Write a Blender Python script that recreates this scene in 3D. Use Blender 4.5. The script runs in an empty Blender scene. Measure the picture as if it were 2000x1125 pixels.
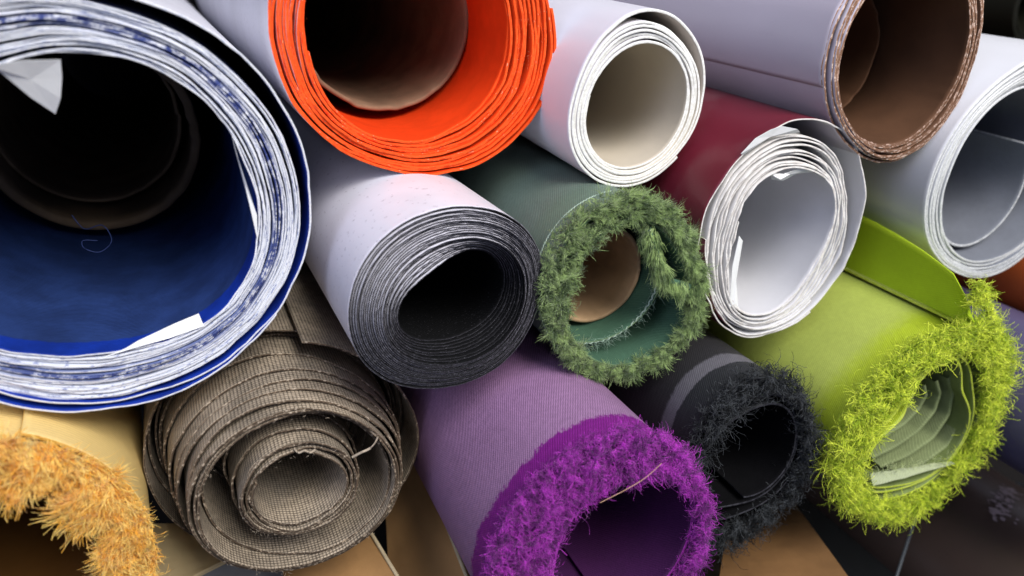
import bpy, math, random
import numpy as np
from mathutils import Vector, Matrix

# ------------------------------------------------------------------ camera, light, exposure
scn = bpy.context.scene
C = scn.collection
PI = math.pi

cam_d = bpy.data.cameras.new('camera')
cam = bpy.data.objects.new('camera', cam_d); C.objects.link(cam)
cam_d.sensor_width = 36; cam_d.lens = 25.0; cam_d.clip_start = .01; cam_d.clip_end = 30
RX = (0.91069, -0.41308, 0.0); UPV = (0.18001, 0.39686, 0.90006); FW = (0.37180, 0.81968, -0.43577)
m = Matrix(((RX[0], UPV[0], -FW[0], 0), (RX[1], UPV[1], -FW[1], 0), (RX[2], UPV[2], -FW[2], 0), (0, 0, 0, 1)))
cam.matrix_world = m
cam_d.dof.use_dof = True; cam_d.dof.focus_distance = .325; cam_d.dof.aperture_fstop = 6.5
scn.camera = cam

world = bpy.data.worlds.new('World'); scn.world = world; world.use_nodes = True
bg = world.node_tree.nodes['Background']; bg.inputs[0].default_value = (.50, .56, .75, 1); bg.inputs[1].default_value = .35

def area(name, loc, target, sx, sy, power, col):
    l = bpy.data.lights.new(name, 'AREA'); l.shape = 'RECTANGLE'; l.size = sx; l.size_y = sy
    l.energy = power; l.color = col
    o = bpy.data.objects.new(name, l); C.objects.link(o); o.location = loc
    d = Vector(target) - Vector(loc); o.rotation_euler = d.to_track_quat('-Z', 'Y').to_euler()
    return o
area('window_light', (.46, -.62, .98), (.15, .25, -.15), .80, .80, 24.0, (1.0, .965, .93))
area('left_fill_light', (-.9, -.35, .75), (.12, .25, -.15), .6, .9, 4.5, (.70, .75, 1.0))  # weak bluish fill lamp added from the left, no such source known
area('side_light', (1.55, .20, .55), (.25, .25, -.15), .5, .8, 3.2, (.86, .86, 1.0))

scn.view_settings.view_transform = 'Standard'
scn.view_settings.look = 'None'
scn.view_settings.exposure = 0.45
scn.view_settings.gamma = 1.0
scn.render.engine = 'CYCLES'
scn.cycles.max_bounces = 12; scn.cycles.diffuse_bounces = 8; scn.cycles.glossy_bounces = 4

rng = np.random.default_rng(7)

# ------------------------------------------------------------------ materials
def nm(name):
    mt = bpy.data.materials.new(name); mt.use_nodes = True
    nt = mt.node_tree; b = nt.nodes['Principled BSDF']
    return mt, nt, b
class N:
    """tiny node helper"""
    def __init__(s, nt): s.nt = nt
    def node(s, t, **kw):
        n = s.nt.nodes.new(t)
        for k, v in kw.items(): setattr(n, k, v)
        return n
    def put(s, sock, v):
        if isinstance(v, bpy.types.NodeSocket): s.nt.links.new(v, sock)
        elif isinstance(v, (tuple, list)) and len(v) == 3 and sock.type == 'RGBA': sock.default_value = (*v, 1)
        else: sock.default_value = v
    def math(s, op, a, b=0.0, c=None, clamp=False):
        n = s.node('ShaderNodeMath', operation=op); n.use_clamp = clamp
        s.put(n.inputs[0], a); s.put(n.inputs[1], b)
        if c is not None: s.put(n.inputs[2], c)
        return n.outputs[0]
    def mix(s, f, a, b, blend='MIX'):
        n = s.node('ShaderNodeMix', data_type='RGBA', blend_type=blend)
        s.put(n.inputs[0], f); s.put(n.inputs[6], a); s.put(n.inputs[7], b); return n.outputs[2]
    def noise(s, vec, scale, detail=3, rough=.55):
        n = s.node('ShaderNodeTexNoise'); s.put(n.inputs['Vector'], vec)
        n.inputs['Scale'].default_value = scale; n.inputs['Detail'].default_value = detail; n.inputs['Roughness'].default_value = rough
        return n.outputs[0]
    def step(s, x, lo, hi):
        n = s.node('ShaderNodeMapRange'); n.clamp = True; n.interpolation_type = 'SMOOTHSTEP'
        s.put(n.inputs[0], x); n.inputs[1].default_value = lo; n.inputs[2].default_value = hi
        return n.outputs[0]
    def bump(s, h, strength, dist):
        n = s.node('ShaderNodeBump'); n.inputs['Strength'].default_value = strength; n.inputs['Distance'].default_value = dist
        s.put(n.inputs['Height'], h); return n.outputs[0]
    def scale(s, v, sc):
        n = s.node('ShaderNodeMapping'); s.put(n.inputs[0], v); n.inputs['Scale'].default_value = sc; return n.outputs[0]

def cloth(name, base, rough=.6, spec=.3, weave=0, pitch=.0011, wdark=.5, var=.12, vscale=60, specks=0, speck_col=(.9, .9, .9),
          bands=None, coat=0, sheen=0, obj_noise=False, dust=0, stretch=(1, 1, 1), trans=0):
    """UV is in metres: u round the roll, v along it."""
    mt, nt, b = nm(name); q = N(nt)
    tc = q.node('ShaderNodeTexCoord'); uv = tc.outputs['UV']; ob = tc.outputs['Object']
    sep = q.node('ShaderNodeSeparateXYZ'); nt.links.new(uv, sep.inputs[0]); u, v = sep.outputs[0], sep.outputs[1]
    col = base
    n1 = q.noise(q.scale(ob, stretch), vscale)
    if bands:      # list of (v position, softness, noise amplitude, colour beyond it)
        nb = q.math('SUBTRACT', q.math('ADD', q.math('MULTIPLY', q.noise(ob, 80, 3), .55), q.math('MULTIPLY', q.noise(ob, 600, 3), .45)), .5)
        for pos, soft, amp, c2 in bands:
            f = q.step(q.math('ADD', v, q.math('MULTIPLY', nb, amp)), pos - soft, pos + soft)
            col = q.mix(f, col, c2)
    dk = q.math('MULTIPLY', q.step(n1, .3, .7), var)
    col = q.mix(dk, col, (0, 0, 0))
    hgt = None
    if weave:
        wu = q.math('SINE', q.math('MULTIPLY', u, 2 * PI / pitch)); wv = q.math('SINE', q.math('MULTIPLY', v, 2 * PI / pitch))
        nn = q.noise(ob, 400, 2)
        if weave == 1:      # plain canvas: fine twill ribs
            s = q.math('SINE', q.math('MULTIPLY', q.math('ADD', u, q.math('MULTIPLY', v, .55)), 2 * PI / pitch))
            h = q.math('ADD', q.math('MULTIPLY', s, .35), q.math('MULTIPLY', q.math('MULTIPLY', wu, wv), .3))
        elif weave == 2:    # open mesh with bright knots
            h = q.math('MULTIPLY', q.math('ABSOLUTE', wu), q.math('ABSOLUTE', wv))
        else:               # fine ribs along the roll
            h = q.math('MULTIPLY', wv, .5)
        h = q.math('ADD', h, q.math('MULTIPLY', q.math('SUBTRACT', nn, .5), .8))
        f = q.step(h, -.6, .7) if weave != 2 else q.step(h, -.15, .75)
        col = q.mix(q.math('MULTIPLY', q.math('SUBTRACT', 1.0, f), wdark), col, (.0, .0, .0))
        hgt = h
    if specks:
        sp = q.noise(ob, specks, 2, .6); f = q.step(sp, .64, .70)
        col = q.mix(f, col, speck_col)
    if dust:
        f = q.math('MULTIPLY', q.step(q.noise(ob, 25, 5, .65), .45, .8), dust); col = q.mix(f, col, (.45, .43, .42))
    q.put(b.inputs['Base Color'], col)
    rn = q.math('ADD', rough - .06, q.math('MULTIPLY', n1, .12)); q.put(b.inputs['Roughness'], rn)
    b.inputs['Specular IOR Level'].default_value = spec
    if coat: b.inputs['Coat Weight'].default_value = coat; b.inputs['Coat Roughness'].default_value = .22
    if sheen: b.inputs['Sheen Weight'].default_value = sheen
    if trans: b.inputs['Subsurface Weight'].default_value = trans; b.inputs['Subsurface Scale'].default_value = .002
    fine = q.noise(ob, 900, 2)
    hh = fine if hgt is None else q.math('ADD', hgt, q.math('MULTIPLY', fine, .4))
    q.put(b.inputs['Normal'], q.bump(hh, .5 if hgt is not None else .12, pitch * .22 if hgt is not None else .0003))
    return mt

def edge_mat(name, c1, c2, scale=500, lo=.4, hi=.6, rough=.8, band=None, streak=False):
    """cut edge of a sheet: two colours mottled; band=(r0, width, colour, lo) adds frayed patches in a ring"""
    mt, nt, b = nm(name); q = N(nt)
    ob = q.node('ShaderNodeTexCoord').outputs['Object']
    vec = ob
    if streak:
        su = q.node('ShaderNodeSeparateXYZ'); nt.links.new(q.node('ShaderNodeTexCoord').outputs['UV'], su.inputs[0])
        so = q.node('ShaderNodeSeparateXYZ'); nt.links.new(ob, so.inputs[0])
        rr_ = q.math('SQRT', q.math('ADD', q.math('POWER', so.outputs[0], 2.0), q.math('POWER', so.outputs[2], 2.0)))
        cx_ = q.node('ShaderNodeCombineXYZ'); q.put(cx_.inputs[0], q.math('MULTIPLY', su.outputs[0], .45)); q.put(cx_.inputs[1], rr_); vec = cx_.outputs[0]
    col = q.mix(q.step(q.noise(vec, scale, 3), lo, hi), c1, c2)
    if band:
        sx = q.node('ShaderNodeSeparateXYZ'); nt.links.new(ob, sx.inputs[0])
        r = q.math('SQRT', q.math('ADD', q.math('POWER', sx.outputs[0], 2.0), q.math('POWER', sx.outputs[2], 2.0)))
        d = q.math('DIVIDE', q.math('ABSOLUTE', q.math('SUBTRACT', r, band[0])), band[1])
        f = q.math('MULTIPLY', q.math('SUBTRACT', 1.0, q.step(d, .4, 1.0)), q.step(q.noise(ob, 260, 5, .75), band[3], band[3] + .12))
        col = q.mix(f, col, band[2])
    q.put(b.inputs['Base Color'], col); b.inputs['Roughness'].default_value = rough; b.inputs['Specular IOR Level'].default_value = .2
    q.put(b.inputs['Normal'], q.bump(q.noise(ob, 1500, 2), .6, .0003))
    return mt

def yarn_mat(name, c_dark, c_light, rough=.75, sheen=.3):
    mt, nt, b = nm(name); q = N(nt)
    g = q.node('ShaderNodeNewGeometry')
    f = g.outputs['Random Per Island']
    ob = q.node('ShaderNodeTexCoord').outputs['Object']
    f2 = q.math('ADD', q.math('MULTIPLY', f, .30), q.math('MULTIPLY', q.step(q.noise(ob, 230, 3), .40, .60), .70))
    q.put(b.inputs['Base Color'], q.mix(f2, c_dark, c_light)); b.inputs['Roughness'].default_value = rough
    b.inputs['Specular IOR Level'].default_value = .2; b.inputs['Sheen Weight'].default_value = sheen
    return mt

def plain(name, c, rough=.6, spec=.3, var=.15, vs=30, bump=.2, coat=0, c2=None):
    mt, nt, b = nm(name); q = N(nt)
    ob = q.node('ShaderNodeTexCoord').outputs['Object']
    n = q.noise(ob, vs, 5)
    q.put(b.inputs['Base Color'], q.mix(q.math('MULTIPLY', q.step(n, .35, .65), var if c2 is None else 1.0), c, c2 or (0, 0, 0)))
    b.inputs['Roughness'].default_value = rough; b.inputs['Specular IOR Level'].default_value = spec
    if coat: b.inputs['Coat Weight'].default_value = coat; b.inputs['Coat Roughness'].default_value = .1
    q.put(b.inputs['Normal'], q.bump(q.noise(ob, vs * 20, 3), bump, .0004))
    return mt

# ------------------------------------------------------------------ scene helpers
def new_mesh(name, verts, faces, mats, parent=None, mat_idx=None, uv=None, smooth=True, sharp=None):
    me = bpy.data.meshes.new(name)
    verts = np.asarray(verts, np.float32); faces = np.asarray(faces, np.int32)
    k = faces.shape[1]
    me.vertices.add(len(verts)); me.vertices.foreach_set('co', verts.ravel())
    me.loops.add(faces.size); me.loops.foreach_set('vertex_index', faces.ravel())
    me.polygons.add(len(faces)); me.polygons.foreach_set('loop_start', np.arange(0, faces.size, k, dtype=np.int32))
    for mt in mats: me.materials.append(mt)
    if mat_idx is not None: me.polygons.foreach_set('material_index', np.asarray(mat_idx, np.int32))
    me.update(calc_edges=True)
    sm = np.full(len(faces), smooth)
    if sharp is not None: sm = ~sharp
    me.polygons.foreach_set('use_smooth', sm)
    if uv is not None:
        l = me.uv_layers.new(name='UVMap'); l.data.foreach_set('uv', np.asarray(uv, np.float32)[faces.ravel()].ravel())
    me.validate(); me.update()
    o = bpy.data.objects.new(name, me); C.objects.link(o)
    if parent: o.parent = parent
    return o

ROLL_GROUP = 'rolls of fabric and vinyl stacked in one pile'
def thing(name, label, cat, loc=(0, 0, 0), d=None, group=None):
    o = bpy.data.objects.new(name, None); C.objects.link(o); o.empty_display_size = .02
    o['label'] = label; o['category'] = cat
    if group: o['group'] = group
    if d is not None:
        dv = Vector(d).normalized(); e2 = Vector((0, 0, 1)); e2 = (e2 - dv * e2.dot(dv)).normalized(); e1 = dv.cross(e2)
        M = Matrix(((e1.x, dv.x, e2.x, loc[0]), (e1.y, dv.y, e2.y, loc[1]), (e1.z, dv.z, e2.z, loc[2]), (0, 0, 0, 1)))
        o.matrix_world = M
    else: o.location = loc
    return o

def noise1(x, seed, period, kink=False):
    """smooth value noise, about -1..1"""
    r = np.random.default_rng(seed); x = np.asarray(x) / period
    n = int(np.ceil(x.max() - x.min())) + 4; t = r.uniform(-1, 1, n); x0 = x - np.floor(x.min())
    i = np.floor(x0).astype(int); f = x0 - i; f = f if kink else f * f * (3 - 2 * f)
    return t[i] * (1 - f) + t[i + 1] * f

def fourier(c, first):
    def g(ph):
        r = c[0] + 0 * ph
        for i in range(1, len(c), 2):
            mm = first + (i - 1) // 2; r = r + c[i] * np.cos(mm * ph) + c[i + 1] * np.sin(mm * ph)
        return r
    return g

def spiral(name, parent, mats, router, rinner, turns, thick, T, L=.60, phase=0.0, sgn=1, gap=None, loose=1.0, per=140,
           crinkle=0.0, cper=.25, cdepth=.006, rwob=0.0, seed=1, fmap=None, kink=False, share=0.0, levels=(.10, .03, .012, .005, .002), outer_frac=.5, bow=0.0):
    """a sheet wound into a coil. mats = (outside, edge outer, edge inner, inside). router/rinner: radius by polar angle (m)."""
    S = int(turns * per) + 1
    th = np.linspace(0, 2 * PI * turns, S); n = th / (2 * PI); ph = phase + sgn * th
    Ro = router(ph) - thick * .5; Ri = rinner(ph) + thick * .5
    g = gap(ph) if gap is not None else 0 * ph
    body = max(turns - loose, .01)
    f = np.clip(n / body, 0, 1)
    if fmap: f = fmap(f, ph)
    R = Ri + (Ro - g - Ri) * f
    k = np.clip((n - body) / .25, 0, 1); k = k * k * (3 - 2 * k)
    R = np.where(n > body, (Ro - g) + g * (k if gap is not None else 0) , R)
    if loose and gap is not None:
        R = np.where(n > body, np.maximum(R, Ro - g + thick * 1.3 * k), R)
    pitch = (Ro.mean() - Ri.mean()) / max(turns, 1)
    R = R + rwob * pitch * noise1(th, seed + 5, .9)
    t = T(n / turns, ph, th)
    lv = [L] + list(levels) + [0.0]; K = len(lv)
    rows = []
    arc = np.concatenate([[0], np.cumsum(np.hypot(np.diff(R), R[1:] * np.diff(th)))])
    def own(sd, per_):
        pp_ = np.mod(ph, 2 * PI); w_ = np.clip((pp_ - 2 * PI + .3) / .3, 0, 1)
        a_ = noise1(np.concatenate([pp_, [0, 2 * PI]]), sd, per_, kink)[:-2]; b_ = noise1(np.concatenate([0 * pp_, [0, 2 * PI]]), sd, per_, kink)[:-2]
        return a_ * (1 - w_) + b_ * w_
    cr = crinkle * (own(seed + 1, cper) * share * 1.4 + (1 - share) * noise1(th, seed + 3, cper, kink) + .5 * (1 - share * .5) * noise1(th, seed + 2, cper * .4, kink))
    V = np.zeros((S, 2 * K + 1, 3)); UV = np.zeros((S, 2 * K + 1, 2))
    for side in (0, 1):
        for j, l in enumerate(lv):
            jj = j if side == 0 else 2 * K - j
            y = np.full(S, L) if j == 0 else t + l
            off = (thick * .5 if side == 0 else -thick * .5)
            rr = R + off + cr * np.exp(-(0 if j == 0 else 1) * l / cdepth) * (0 if j == 0 else 1)
            rr = rr + bow * np.exp(-l / .004) * (0 if j == 0 else 1)
            V[:, jj] = np.stack([rr * np.cos(ph), y, rr * np.sin(ph)], 1)
            UV[:, jj] = np.stack([arc, y], 1)
    rm = R + thick * (outer_frac - .5) * 0 + thick * (.5 - outer_frac) + cr
    V[:, K] = np.stack([rm * np.cos(ph), t - thick * .12, rm * np.sin(ph)], 1); UV[:, K] = np.stack([arc, t - .0003], 1)
    M = 2 * K + 1
    I, J = np.meshgrid(np.arange(S - 1), np.arange(M - 1), indexing='ij'); a = (I * M + J).ravel()
    F = np.stack([a, a + M, a + M + 1, a + 1], 1)
    if sgn > 0: F = F[:, ::-1]
    jr = J.ravel(); mi = np.where(jr < K - 1, 0, np.where(jr == K - 1, 1, np.where(jr == K, 2, 3)))
    caps = []
    for base in (0, (S - 1) * M):
        for j in range(K - 1): caps.append((base + j, base + j + 1, base + M - 2 - j, base + M - 1 - j))
    F = np.concatenate([F, np.array(caps)]); mi = np.concatenate([mi, np.full(len(caps), 1)])
    sharp = (mi == 1) | (mi == 2)
    return new_mesh(name, V.reshape(-1, 3), F, mats, parent, mi, UV.reshape(-1, 2), sharp=sharp)

def tube_core(name, parent, mat, cx, cz, r_out, thick, y0, L=.5, seed=3, rough=.0006, seg=160):
    """cardboard tube: ring end, inside and outside walls"""
    ph = np.linspace(0, 2 * PI, seg, endpoint=False); jit = rough * (noise1(ph, seed, .12) + noise1(ph, seed + 1, .4))
    prof = [(r_out, L), (r_out, y0 + .004), (r_out, y0 + .0006), (r_out - thick * .3, y0), (r_out - thick * .8, y0), (r_out - thick, y0 + .0008), (r_out - thick, y0 + .01), (r_out - thick, L)]
    V = np.zeros((seg, len(prof), 3)); UV = np.zeros((seg, len(prof), 2))
    for j, (r, y) in enumerate(prof):
        jj = jit if 1 < j < 6 else 0 * jit
        V[:, j] = np.stack([cx + (r + jj * .5) * np.cos(ph), y + jj, cz + (r + jj * .5) * np.sin(ph)], 1); UV[:, j] = np.stack([ph * r, np.full(seg, y)], 1)
    M = len(prof); I, J = np.meshgrid(np.arange(seg), np.arange(M - 1), indexing='ij')
    a = (I * M + J).ravel(); b_ = (((I + 1) % seg) * M + J).ravel()
    return new_mesh(name, V.reshape(-1, 3), np.stack([a, a + 1, b_ + 1, b_], 1), [mat], parent, uv=UV.reshape(-1, 2))

def flow(P, seed, wl=.005):
    """smooth random vector field, so that neighbouring threads lean the same way"""
    r = np.random.default_rng(seed); out = np.zeros_like(P)
    for k in range(7):
        kv = r.normal(0, 1, 3); kv = kv / np.linalg.norm(kv) * 2 * PI / (wl * r.uniform(.7, 1.8))
        out += np.sin(P @ kv + r.uniform(0, 7))[:, None] * r.normal(0, 1, 3) / 2.2
    return out

def strands(name, parent, mat, roots, dirs, length, width, curl=.3, segs=5, sides=3, seed=0, tuft=12, tspread=.0012, splay=.35, droop=0.0, taper=.25, wave=0.0, fl=0.0, wl=.005, coil=0.0):
    """tufts of yarn: each root grows `tuft` thin tapering strands that share a bend"""
    r = np.random.default_rng(seed); nR = len(roots)
    roots = np.repeat(roots, tuft, 0); base = np.repeat(dirs, tuft, 0); n = len(roots)
    roots = roots + r.normal(0, tspread, (n, 3))
    bend_t = np.repeat(r.normal(0, 1, (nR, 3)), tuft, 0)
    if fl: base = base + fl * flow(roots, seed + 50, wl)
    d = base + r.normal(0, splay, (n, 3)); d /= np.linalg.norm(d, axis=1)[:, None]
    ln = length * np.repeat(r.uniform(.55, 1.2, nR), tuft) * r.uniform(.6, 1.1, n)
    if fl: ln = ln * np.clip(1 + .7 * flow(roots, seed + 60, wl * 1.2)[:, 0], .25, 1.7)
    bend = (bend_t * .7 + r.normal(0, .6, (n, 3))) * curl
    ax = np.cross(d, bend_t + r.normal(0, .3, (n, 3))); ax /= np.linalg.norm(ax, axis=1)[:, None] + 1e-9
    ax2 = np.cross(d, ax); phw = r.uniform(0, 2 * PI, n)
    P = np.zeros((n, segs + 1, 3)); P[:, 0] = roots; cur = d.copy()
    if coil:
        Ax = bend_t + r.normal(0, .45, (n, 3)); Ax -= d * (Ax * d).sum(1)[:, None] * .75; Ax /= np.linalg.norm(Ax, axis=1)[:, None] + 1e-9
        ang = coil * r.uniform(.4, 1.3, n)[:, None] / segs
    for s in range(1, segs + 1):
        if coil: cur = cur * np.cos(ang) + np.cross(Ax, cur) * np.sin(ang) + Ax * (Ax * cur).sum(1)[:, None] * (1 - np.cos(ang))
        cur = cur + bend / segs + np.array([0, 0, -droop / segs]) + r.normal(0, .10 * curl, (n, 3))
        cur /= np.linalg.norm(cur, axis=1)[:, None]
        P[:, s] = P[:, s - 1] + cur * (ln / segs)[:, None]
    if wave:
        for s in range(1, segs + 1):
            aa = phw + s * 2.0; P[:, s] += wave * (ax * np.cos(aa)[:, None] + ax2 * np.sin(aa)[:, None]) * (s / segs)
    V = np.zeros((n, segs + 1, sides, 3)); w = width * r.uniform(.6, 1.3, n)
    for s in range(segs + 1):
        k = (1 - (s / segs) ** 2 * (1 - taper))
        for q in range(sides):
            a = 2 * PI * q / sides
            V[:, s, q] = P[:, s] + (ax * math.cos(a) + ax2 * math.sin(a)) * (w * k * .5)[:, None]
    M = (segs + 1) * sides; F = []
    for s in range(segs):
        for q in range(sides):
            F.append((s * sides + q, s * sides + (q + 1) % sides, (s + 1) * sides + (q + 1) % sides, (s + 1) * sides + q))
    F = np.array(F)[None] + (np.arange(n) * M)[:, None, None]
    o = new_mesh(name, V.reshape(-1, 3), F.reshape(-1, 4), [mat], parent)
    return o

def wire(name, parent, mat, pts, rad, seg=6, per=8, flat=1.0):
    """a thread or rod along a smooth path"""
    pts = [Vector(p) for p in pts]; P = []
    for i in range(len(pts) - 1):
        p0 = pts[max(i - 1, 0)]; p1 = pts[i]; p2 = pts[i + 1]; p3 = pts[min(i + 2, len(pts) - 1)]
        for s in range(per):
            t = s / per
            P.append(.5 * ((2 * p1) + (p2 - p0) * t + (2 * p0 - 5 * p1 + 4 * p2 - p3) * t * t + (3 * p1 - p0 - 3 * p2 + p3) * t ** 3))
    P.append(pts[-1]); V = []; nP = len(P)
    for i, p in enumerate(P):
        d = (P[min(i + 1, nP - 1)] - P[max(i - 1, 0)]).normalized(); a = d.orthogonal().normalized(); b = d.cross(a)
        for q in range(seg):
            an = 2 * PI * q / seg; V.append(p + a * (math.cos(an) * rad) + b * (math.sin(an) * rad * flat))
    F = [(i * seg + q, i * seg + (q + 1) % seg, (i + 1) * seg + (q + 1) % seg, (i + 1) * seg + q) for i in range(nP - 1) for q in range(seg)]
    return new_mesh(name, V, F, [mat], parent)

def slab(name, parent, mat, corners, n, thick, sub=10, wob=0.0, seed=1):
    """bilinear sheet between 4 corners (a,b,c,d), thickened along n, gently uneven"""
    a, b, c, d = [np.array(x, float) for x in corners]; n = np.array(n, float); n /= np.linalg.norm(n)
    r = np.random.default_rng(seed); V = []; UV = []
    W = wob * r.uniform(-1, 1, (sub + 1, sub + 1))
    for lay in (0, 1):
        for i in range(sub + 1):
            for j in range(sub + 1):
                s, t = i / sub, j / sub
                V.append(a * (1 - s) * (1 - t) + b * s * (1 - t) + c * s * t + d * (1 - s) * t + n * (W[i, j] + (0 if lay == 0 else -thick)))
                UV.append((s * np.linalg.norm(b - a), t * np.linalg.norm(d - a)))
    F = []; m1 = sub + 1; o2 = m1 * m1
    for i in range(sub):
        for j in range(sub):
            q = i * m1 + j; F.append((q, q + m1, q + m1 + 1, q + 1)); F.append((o2 + q, o2 + q + 1, o2 + q + m1 + 1, o2 + q + m1))
    for i in range(sub):
        q = i * m1; F.append((q, o2 + q, o2 + q + m1, q + m1)); q = i * m1 + sub; F.append((q, q + m1, o2 + q + m1, o2 + q))
        q = i; F.append((q, q + 1, o2 + q + 1, o2 + q)); q = sub * m1 + i; F.append((q, o2 + q, o2 + q + 1, q + 1))
    o = new_mesh(name, V, F, [mat], parent, uv=UV, smooth=False)
    bv = o.modifiers.new('bevel', 'BEVEL'); bv.width = thick * .25; bv.segments = 1; bv.limit_method = 'ANGLE'; bv.angle_limit = 1.0
    return o

def ring_roots(router, rinner, n, f0, f1, y0, y1, seed, a0=0, a1=2 * PI):
    r = np.random.default_rng(seed); ph = r.uniform(a0, a1, n); f = r.uniform(f0, f1, n)
    R = rinner(ph) + (router(ph) - rinner(ph)) * f
    rad = np.stack([np.cos(ph), 0 * ph, np.sin(ph)], 1); tan = np.stack([-np.sin(ph), 0 * ph, np.cos(ph)], 1)
    return rad * R[:, None] + np.array([0, 1, 0]) * r.uniform(y0, y1, n)[:, None], rad, tan, f, ph

AX = np.array([0., 1., 0.])

# roll data: end centre, axis direction, radius, outline (by polar angle) and hole outline, measured from the photograph
ROLL = {
 'blue': ((-0.03863, 0.27844, -0.08624), (-0.00969, 0.99972, -0.02139), 0.07784, (0.9984, 0.007, 0.0042, 0.005, 0.0119), (0.7361, -0.0207, -0.0279, 0.0355, 0.0161, -0.0248, -0.0127)),
 'orange': ((0.09701, 0.30254, -0.03329), (-0.00537, 0.99962, -0.02686), 0.06134, (0.9972, -0.0048, -0.0151, -0.0189, -0.0208), (0.7406, -0.0696, 0.0228, -0.0356, 0.008, 0.0016, -0.0191)),
 'cream': ((0.18772, 0.27272, -0.06445), (0.00628, 0.99949, 0.03141), 0.03683, (0.9982, -0.0468, 0.0266, 0.0072, -0.0144, 0.0078, 0.0086), (0.7247, -0.0112, -0.0865, -0.0182, 0.0141, -0.0046, -0.0018)),
 'brown': ((0.31672, 0.24104, -0.04803), (0.00316, 0.99987, 0.01582), 0.05085, (0.9974, -0.0022, -0.0652, -0.0155, 0.0051), (0.7936, -0.0781, -0.0215, -0.0009, -0.0306, -0.0126, 0.0053)),
 'grey': ((0.41882, 0.23669, -0.11515), (-0.00429, 0.9995, 0.03126), 0.06709, (0.9938, 0.0254, -0.0211, -0.038, 0.0073), (0.793, 0.0244, -0.0931, 0.0539, -0.0636, 0.0183, -0.0022)),
 'maroon': ((0.26114, 0.24536, -0.13066), (0.00316, 0.99987, 0.01582), 0.05504, (0.9962, -0.0513, -0.0311, 0.0007, 0.0072, 0.0053, -0.0083), (0.6404, -0.0142, -0.0727, -0.0657, 0.0236, 0.0192, 0.0258)),
 'slate': ((0.08467, 0.24571, -0.13099), (-0.0204, 0.99957, -0.02128), 0.04105, (0.998, 0.025, 0.0155, -0.01, 0.0105, -0.0101, 0.0103), (0.5563, 0.0964, -0.0897, 0.0435, 0.0033, -0.0053, -0.0111)),
 'green': ((0.16825, 0.24184, -0.14271), (0.00539, 0.99999, -0.0), 0.04673, (0.9866, -0.035, -0.0936, 0.0049, -0.0113, -0.0119, -0.0088), (0.7043, 0.0699, -0.1083, -0.0482, -0.0362, -0.0133, -0.0246)),
 'tan': ((0.01516, 0.2783, -0.21248), (-0.00537, 0.99962, -0.02686), 0.05936, (0.9965, 0.0074, -0.0232, 0.0042, -0.0215), None),
 'purple': ((0.12847, 0.18606, -0.23236), (0.00782, 0.99902, -0.04358), 0.05666, (0.9999, -0.0237, -0.0261, -0.0196, -0.0366), (0.6018, 0.2388, -0.1679, -0.026, -0.0111, 0.0236, 0.0327)),
 'black': ((0.22316, 0.20595, -0.23556), (0.00871, 0.9999, -0.01072), 0.04927, (0.983, -0.1249, -0.0088, 0.0285, -0.0568), (0.57, 0.0693, 0.0764, 0.0605, 0.0042, -0.0332, -0.0302)),
 'lime': ((0.33507, 0.19285, -0.23707), (0.0108, 0.99994, -0.0), 0.06538, (0.9966, 0.0066, -0.0168, -0.0352, 0.0173, 0.0089, 0.0016), (0.5233, 0.0627, -0.1305, -0.035, 0.0057, -0.0154, -0.1017)),
 'yellow': ((-0.11002, 0.24921, -0.21532), (-0.0582, 0.99796, -0.02617), 0.06847, (1.0002, -0.0017, 0.0009), (.72, 0, 0)),
}
def roll(key, label):
    c, d, r, po, pi_ = ROLL[key]
    o = thing('fabric_roll', label, 'fabric roll', c, d, ROLL_GROUP)
    fo = fourier(po, 2); fi = fourier(pi_, 1) if pi_ else (lambda ph: .3 + 0 * ph)
    return o, (lambda ph: fo(ph) * r), (lambda ph: fi(ph) * r), r
def shrink(f, k): return lambda ph: f(ph) * k
def bump_at(a, w, h):
    """gap of height h (m) centred on polar angle a (deg) of half width w (deg)"""
    def g(ph):
        d = (np.degrees(ph) - a + 180) % 360 - 180
        return h * np.where(abs(d) < w, np.cos(d / w * PI / 2) ** 2, 0)
    return g

# ------------------------------------------------------------------ the setting
def struct(o): o['kind'] = 'structure'; return o
floor_m = plain('dark_floor', (.012, .010, .009), .7, .2)
struct(slab('floor', None, floor_m, [(-1.5, -.6, -.62), (2.2, -.6, -.62), (2.2, 2.0, -.62), (-1.5, 2.0, -.62)], (0, 0, 1), .03))
wall_m = plain('dark_wall', (.010, .009, .010), .9, .1)
struct(slab('back_wall', None, wall_m, [(-1.5, .90, -.62), (2.4, .90, -.62), (2.4, .90, .8), (-1.5, .90, .8)], (0, -1, 0), .03))
side = slab('side_wall', None, wall_m, [(1.9, -.1, -.62), (1.9, 1.05, -.62), (1.9, 1.05, .8), (1.9, -.1, .8)], (-1, 0, 0), .03); struct(side)
# ------------------------------------------------------------------ rolls
# shared surfaces
white_vinyl = cloth('white_vinyl', (.72, .71, .78), .42, .5, var=.10, vscale=26, dust=.12, specks=420, speck_col=(.50, .48, .54), pitch=.001)
charcoal = cloth('charcoal_cloth', (.008, .0083, .009), .9, .05, weave=1, pitch=.0014, wdark=.4, specks=1100, speck_col=(.04, .04, .045))

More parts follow.
